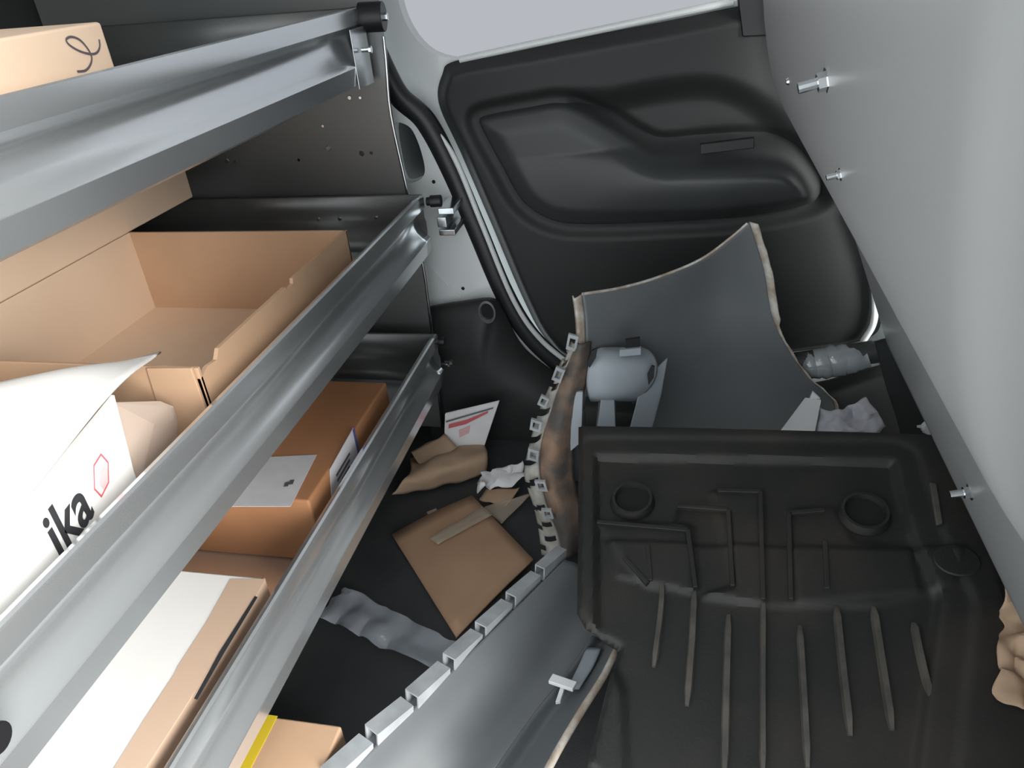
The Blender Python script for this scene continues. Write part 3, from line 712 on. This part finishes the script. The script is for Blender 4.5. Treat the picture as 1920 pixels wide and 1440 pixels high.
# lower lip of the cover: runs along the floor towards the camera
L0 = [P(1058, 1050, z=0.092), P(985, 1122, z=0.097), P(905, 1200, z=0.102), P(830, 1272, z=0.104), P(755, 1345, z=0.106), P(660, 1440, z=0.108), P(560, 1540, z=0.108)]
L1 = [P(1085, 1060, z=0.075), P(1020, 1140, z=0.080), P(955, 1215, z=0.082), P(885, 1290, z=0.084), P(815, 1365, z=0.086), P(735, 1450, z=0.088), P(650, 1550, z=0.088)]
L2 = [P(1115, 1090, z=0.045), P(1075, 1165, z=0.042), P(1020, 1240, z=0.040), P(960, 1315, z=0.040), P(900, 1385, z=0.040), P(830, 1465, z=0.040), P(745, 1565, z=0.040)]
L3 = [P(1140, 1130, z=0.030), P(1125, 1190, z=0.028), P(1080, 1262, z=0.026), P(1025, 1335, z=0.026), P(965, 1405, z=0.026), P(895, 1485, z=0.026), P(815, 1580, z=0.026)]
loft('lower_panel', [L0, L1, L2, L3], 60, 24, M['bump'], bu, solid=0.003)
# hollow clip blocks stepping down the lower panel's upper edge
def block(p0, p1, w, h, k):
    p0, p1 = Vector(p0), Vector(p1); a = (p1 - p0); L_ = a.length; a.normalize()
    s = Vector((0, 0, 1)).cross(a).normalized(); u = a.cross(s) * -1 if a.cross(s).z < 0 else a.cross(s)
    V = []; t = 0.0022
    o_ = [(-w / 2, 0), (w / 2, 0), (w / 2, h), (-w / 2, h)]; i_ = [(-w / 2 + t, t), (w / 2 - t, t), (w / 2 - t, h - t), (-w / 2 + t, h - t)]
    for q in (p0, p1):
        for ring in (o_, i_):
            for x, z in ring: V.append(q + s * x + u * z)
    F = []
    for k2 in range(4):
        n2 = (k2 + 1) % 4
        F += [(k2, n2, 8 + n2, 8 + k2), (4 + k2, 12 + k2, 12 + n2, 4 + n2), (k2, 4 + k2, 4 + n2, n2), (8 + k2, 8 + n2, 12 + n2, 12 + k2)]
    return obj('clip_block', V, F, M['tabs'], bu, smooth=30)
ends = [(1060, 1045, .095), (1012, 1094, .096), (958, 1148, .098), (902, 1206, .100), (843, 1268, .103), (775, 1338, .104), (700, 1408, .105), (620, 1490, .106)]
for k in range(7):
    a = P(ends[k][0] - 2, ends[k][1] - 2, z=ends[k][2] - 0.016); b = P(ends[k + 1][0], ends[k + 1][1], z=ends[k + 1][2] - 0.016)
    d_ = b - a
    block(a + d_ * 0.13, b + Vector((0, 0, 0.009)), 0.017 + 0.001 * k, 0.022 + 0.0008 * k, k)
# second edge: grille frame piece lying under the mat
G0 = [P(1112, 1192, z=0.060), P(1060, 1265, z=0.058), P(1000, 1340, z=0.056), P(940, 1425, z=0.055), P(870, 1530, z=0.055)]
G1 = [P(1130, 1200, z=0.046), P(1085, 1275, z=0.042), P(1030, 1350, z=0.040), P(975, 1435, z=0.040), P(905, 1540, z=0.040)]
G2 = [P(1148, 1205, z=0.062), P(1112, 1275, z=0.062), P(1068, 1345, z=0.062), P(1015, 1430, z=0.062), P(950, 1540, z=0.062)]
G3 = [P(1160, 1212, z=0.090), P(1130, 1272, z=0.090), P(1090, 1335, z=0.092), P(1040, 1420, z=0.094), P(985, 1530, z=0.095)]
loft('grille_channel', [G0, G1, G2, G3], 30, 16, M['bump'], bu, solid=0.003)
tube('channel_edge', spline([p + Vector((0, 0, 0.001)) for p in G3], 30), 0.0045, M['rawedge'], bu, n=8)
loft('light_insert', [[P(1100, 1215, z=0.056), P(1085, 1250, z=0.056), P(1065, 1290, z=0.056)], [P(1128, 1215, z=0.060), P(1112, 1250, z=0.060), P(1085, 1292, z=0.060)]], 10, 6, M['bumpl'], bu, solid=0.003)
obox('broken_tab', P(1055, 1280, z=0.075), (0.016, -0.004, 0.0), (0.002, 0.006, 0), (0, 0, 0.003), M['wplas'], bu)
obox('broken_tab', P(1052, 1300, z=0.068), (0.003, 0.001, 0.0), (0.002, 0.014, 0), (0, 0, 0.003), M['wplas'], bu)
# lamp pocket moulded on the inside of the wing
NB = 40
def wing_at(px, py):
    best = None
    for j in range(0, NV):
        for i in range(0, NU):
            q = proj(g[j][i]); d_ = (q[0] - px) ** 2 + (q[1] - py) ** 2
            if best is None or d_ < best[0]: best = (d_, g[j][i])
    return best[1]
cx_ = wing_at(1165, 700)
rows = []
for py, x0, x1, bul in ((652, 1125, 1205, 0.0), (662, 1113, 1222, 0.022), (685, 1104, 1232, 0.040), (715, 1100, 1226, 0.046), (742, 1104, 1204, 0.044), (752, 1108, 1196, 0.010)):
    r = []
    for k in range(7):
        u = k / 6; px = x0 + (x1 - x0) * u; y = 1.03 + (1.085 - 1.03) * u
        r.append(P(px, py, y=y - bul * (math.sin(math.pi * min(max(u, .04), .96)) ** 0.28)))
    rows.append(r)
loft('lamp_pocket', rows, 30, 24, M['bumpl'], bu, solid=0.003)
obox('pocket_latch', P(1186, 643, y=1.03), (0.011, 0.004, 0), (0, 0.004, 0), (0, 0, 0.008), M['blackrub'], bu)
obox('pocket_rib', P(1182, 659, y=1.024), (0.016, 0.006, -0.001), (0, 0.004, 0), (0, 0, 0.006), M['bumpl'], bu)
prism('pocket_slot', [P(a, b, y=1.037) for a, b in ((1214, 700), (1222, 684), (1228, 686), (1226, 706), (1216, 720))], (0, -0.004, 0), M['blackrub'], bu)
prism('pocket_slot', [P(a, b, y=1.000) for a, b in ((1102, 678), (1110, 656), (1121, 650), (1118, 668), (1106, 688))], (0, -0.004, 0), M['blackrub'], bu)
for q in (((1076, 735, .99), (1093, 735, .99), (1090, 830, .975), (1066, 850, .97)), ((1128, 738, 1.02), (1152, 742, 1.03), (1155, 830, 1.0), (1116, 830, .99)), ((1196, 745, 1.05), (1232, 690, 1.07), (1252, 672, 1.085), (1240, 740, 1.075), (1216, 830, 1.04), (1174, 830, 1.02))):
    prism('strut', [P(a, b, y=y) for a, b, y in q], (0.0, 0.006, 0), M['bumpl'], bu, bevel=0.0015)

# ------------------------------------------------------------------ rubber floor mat leaning on the bumper
mt_ = empty('rubber_floor_mat', (0.12, 0.6, 0.10)); tag(mt_, 'black moulded rubber car floor mat with dusty raised ribs', 'mat')
MA = P(1085, 803, y=0.955); MB_ = P(1785, 822, y=0.945)
mdir = Vector((0.0451, 0.9656, 0.2561)).normalized(); mx = (MB_ - MA).normalized()
mn = mx.cross(mdir).normalized()
if mn.z < 0: mn = -mn
mdir = mn.cross(mx).normalized()
def MP(px, py, lift=0.0):
    d = RIGHT * (px - 960) + UP * (720 - py) - BACK * FPX
    t = (MA - CAMP).dot(mn) / d.dot(mn); return CAMP + d * t + mn * lift
def m2(px, py):
    q = MP(px, py) - MA; return (q.dot(mx), q.dot(mdir))
outl = [m2(1085, 803)] + [m2(*q) for q in ((1300, 807), (1600, 815), (1790, 822), (1850, 980), (1885, 1120), (1925, 1300), (1960, 1500), (1700, 1540), (1400, 1540), (1180, 1530), (1100, 1440), (1135, 1300), (1158, 1214), (1098, 1180), (1082, 1150), (1084, 1000))]
def mat_plane(u, v, l): return MA + mx * u + mdir * v + mn * l
xs = [q[0] for q in outl]; zs = [q[1] for q in outl]; st = 0.004
gx = np.arange(min(xs) - 3 * st, max(xs) + 4 * st, st); gz = np.arange(min(zs) - 3 * st, max(zs) + 4 * st, st)
X, Z = np.meshgrid(gx, gz); D = sdf(outl, X, Z); X, Z, D, keepm = snap(outl, X, Z, D, st)
inner = [m2(*q) for q in ((1118, 862), (1400, 866), (1672, 872), (1705, 1000), (1760, 1130), (1700, 1560), (1180, 1560), (1170, 1300), (1120, 1180))]
DI = sdf(inner, X, Z); hi_ = 0.010 * sm(-0.006, 0.006, DI) + 0.004 * sm(0.028, 0.040, DI) - 0.012 * sm(-0.008, 0.002, D)
def stepped(pts, amount, w=0.006):
    global hi_
    dd = sdf([m2(*q) for q in pts], X, Z); hi_ = hi_ + amount * sm(w, -w * 0.2, dd)
stepped(((1125, 985), (1290, 985), (1290, 1000), (1300, 1110), (1215, 1100), (1170, 1050)), 0.004)
stepped(((1275, 955), (1365, 960), (1375, 1105), (1310, 1115), (1305, 985), (1270, 980)), -0.003)
stepped(((1335, 925), (1425, 925), (1430, 1135), (1320, 1120), (1380, 1100)), 0.004)
stepped(((1480, 960), (1560, 955), (1600, 1020), (1700, 1030), (1720, 1110), (1500, 1130)), 0.003)
stepped(((1140, 1020), (1800, 1040), (1780, 1100), (1640, 1135), (1440, 1135), (1300, 1110), (1160, 1080)), 0.004)
V = []; F = []; vid = -np.ones(X.shape, int)
for j in range(X.shape[0] - 1):
    for i in range(X.shape[1] - 1):
        qd = [(j, i), (j, i + 1), (j + 1, i + 1), (j + 1, i)]
        if any(keepm[a] for a in qd):
            ids = []
            for a in qd:
                if vid[a] < 0: vid[a] = len(V); V.append(mat_plane(float(X[a]), float(Z[a]), float(hi_[a])))
                ids.append(int(vid[a]))
            F.append(tuple(ids))
obj('mat_sheet', V, F, M['mat'], mt_, smooth=35, solid=0.006, off=-1.0)
ribs = [((1241, 1085), (1240, 1140), (1226, 1252), 9), ((1302, 1110), (1298, 1200), (1288, 1325), 10), ((1366, 1155), (1362, 1290), (1358, 1450), 10), ((1431, 1120), (1430, 1280), (1430, 1460), 8), ((1499, 1175), (1506, 1290), (1514, 1440), 9),
        ((1568, 1140), (1578, 1240), (1594, 1380), 10), ((1637, 1140), (1652, 1240), (1672, 1370), 10), ((1712, 1170), (1724, 1230), (1748, 1330), 9), ((1780, 1110), (1790, 1180), (1806, 1245), 7)]
for a, b, c, w in ribs:
    pts = spline([MP(*q) for q in (a, b, c)], 10); V = []; F = []
    for k, p in enumerate(pts):
        hw = w / 1400 * 0.55 * (0.6 if k in (0, 9) else 1.0)
        hh = 0.004 if k in (0, 9) else 0.0085
        for x_, z_ in ((-1.25, -0.002), (-0.8, hh), (0.8, hh), (1.25, -0.002)): V.append(p + mx * x_ * hw + mn * z_)
    for k in range(9):
        F += [(k * 4 + i, k * 4 + i + 1, k * 4 + 5 + i, k * 4 + 4 + i) for i in range(3)]
    F += [(0, 1, 2, 3), (39, 38, 37, 36)]
    obj('rib', V, F, M['rib'], mt_, smooth=30)
for px, py, r in ((1186, 942, 0.024), (1620, 966, 0.025)):
    c = MP(px, py); V = []; F = []
    for i in range(28):
        a = 2 * math.pi * i / 28; e = mx * math.cos(a) + mdir * math.sin(a)
        V += [c + e * r * 1.30 + mn * 0.001, c + e * r * 1.15 + mn * 0.012, c + e * r + mn * 0.012, c + e * r * 0.92 + mn * 0.003]
    for i in range(28):
        j = (i + 1) % 28
        F += [(i * 4 + k, j * 4 + k, j * 4 + k + 1, i * 4 + k + 1) for k in range(3)]
    ey = obj('eyelet', V, F, M['mat'], mt_, smooth=40)
    cyl('eyelet_hole', c + mn * 0.002, mn, r * 0.94, 0.0022, M['dark'], ey, n=24)
# heel boss and slot at the right side, raised outline bars
V = []; c = MP(1788, 1062)
for k in range(24):
    a = 2 * math.pi * k / 24; V.append(c + mx * math.cos(a) * 0.026 + mdir * math.sin(a) * 0.022 + mn * 0.012)
prism('heel_boss', V, mn * 0.004, M['mat'], mt_, bevel=0.002)
prism('slot', [MP(a, b, 0.013) for a, b in ((1737, 920), (1750, 922), (1762, 995), (1750, 998))], mn * 0.006, M['rib'], mt_, bevel=0.0015)
for seg in ((( 1120, 985), (1290, 1000)), ((1290, 1000), (1304, 1108)), ((1270, 955), (1365, 962)), ((1365, 962), (1373, 1105)), ((1345, 926), (1425, 928)), ((1425, 928), (1430, 1130)), ((1478, 970), (1482, 1130)), ((1482, 968), (1545, 963)), ((1545, 1020), (1550, 1110)), ((1170, 1050), (1215, 1100)), ((1215, 1030), (1220, 1095))):
    a, b = MP(*seg[0], 0.006), MP(*seg[1], 0.006); e = (b - a); ln = e.length / 2; e.normalize(); s = mn.cross(e)
    obox('tread_bar', (a + b) / 2, e * ln, s * 0.003, mn * 0.004, M['mat'], mt_, bevel=0.001)

# ------------------------------------------------------------------ things on the right
tb = empty('wrapped_tube', P(1600, 700, z=0.1)); tag(tb, 'dark tube wrapped in silvery plastic beyond the bumper', 'tube')
pa, pb = P(1470, 685, y=1.255), P(1690, 652, y=1.262)
tube('tube', [pa.lerp(pb, k / 10) for k in range(11)], 0.021, M['trim2'], tb, n=18)
wv = [pa.lerp(pb, 0.12 + 0.60 * k / 18) for k in range(19)]
tube('plastic_wrap', [p + Vector((0, -0.002 + 0.001 * math.sin(k * 1.7), -0.006 + 0.001 * math.cos(k * 2.1))) for k, p in enumerate(wv)],
     [0.021 + 0.008 * math.sin(math.pi * k / 18) + 0.0010 * math.sin(k * 2.9) for k in range(19)], M['wrap'], tb, n=22)
blk = empty('seat_base_cover', P(1690, 780, z=0.0)); tag(blk, 'dark grey plastic cover standing below the bulkhead', 'cover')
loft('cover', [[P(1640, 640, y=1.235), P(1690, 628, y=1.225), P(1740, 640, y=1.225)], [P(1660, 720, y=1.20), P(1710, 720, y=1.19), P(1790, 740, y=1.195)],
               [P(1685, 800, y=1.17), P(1745, 810, y=1.16), P(1850, 830, y=1.17)], [P(1700, 880, y=1.15), P(1760, 890, y=1.14), P(1860, 900, y=1.15)]], 20, 20, M['liner'], blk, solid=0.004)
pl = empty('white_plate', P(1500, 800, y=1.12)); tag(pl, 'small white plastic plate poking up behind the mat', 'plate')
prism('plate', [P(1462, 812, y=1.13), P(1528, 812, y=1.12), P(1540, 752, y=1.16), P(1510, 748, y=1.17)], (0.0, 0.004, 0.001), M['wplas'], pl, bevel=0.001)
prism('tab', [P(1518, 748, y=1.168), P(1524, 735, y=1.172), P(1538, 748, y=1.165)], (0.0, 0.003, 0.001), M['wplas'], pl)
fm = loft('foam_sheet', [[P(1535, 765, y=1.165), P(1565, 768, y=1.15), P(1595, 760, y=1.16), P(1612, 745, y=1.17), P(1622, 748, y=1.17)],
                         [P(1535, 785, y=1.15), P(1570, 790, y=1.125), P(1600, 782, y=1.15), P(1625, 770, y=1.14), P(1645, 775, y=1.15)],
                         [P(1533, 800, y=1.135), P(1570, 798, y=1.12), P(1605, 802, y=1.12), P(1640, 798, y=1.125), P(1660, 800, y=1.14)],
                         [P(1533, 815, y=1.12), P(1570, 815, y=1.11), P(1605, 815, y=1.11), P(1635, 812, y=1.12), P(1650, 808, y=1.13)]], 40, 28, M['film'], None, solid=0.002, smooth=24, disp=lambda p: Vector((0, 0.012 * noise.noise(p * 45), 0.006 * noise.noise(p * 70 + Vector((3, 0, 0))))))
tag(fm, 'crumpled white foam sheet behind the mat corner', 'sheet')
cl = empty('plastic_clip', P(1742, 812, y=1.0)); tag(cl, 'small white plastic push clip by the bulkhead edge', 'clip')
cc = P(1742, 800, y=1.05)
cyl('clip_head', cc, (0.1, -1, 0.2), 0.013, 0.008, M['wplas'], cl, n=10, r2=0.011, bevel=0.001)
cyl('clip_stem', cc, (-1, -0.2, 0.1), 0.004, 0.018, M['wplas'], cl, n=8, r2=0.002)
kp = crumple('kraft_paper', [MP(1874, 1128, 0.016), MP(1985, 1180, 0.030), MP(1985, 1350, 0.030), MP(1852, 1330, 0.016)], 34, 38, 0.020, 17, M['kraft'], scale=48, th=0.0014, jag=0.05, zmin=0.02)
tag(kp, 'crumpled brown kraft paper at the lower right corner', 'paper')
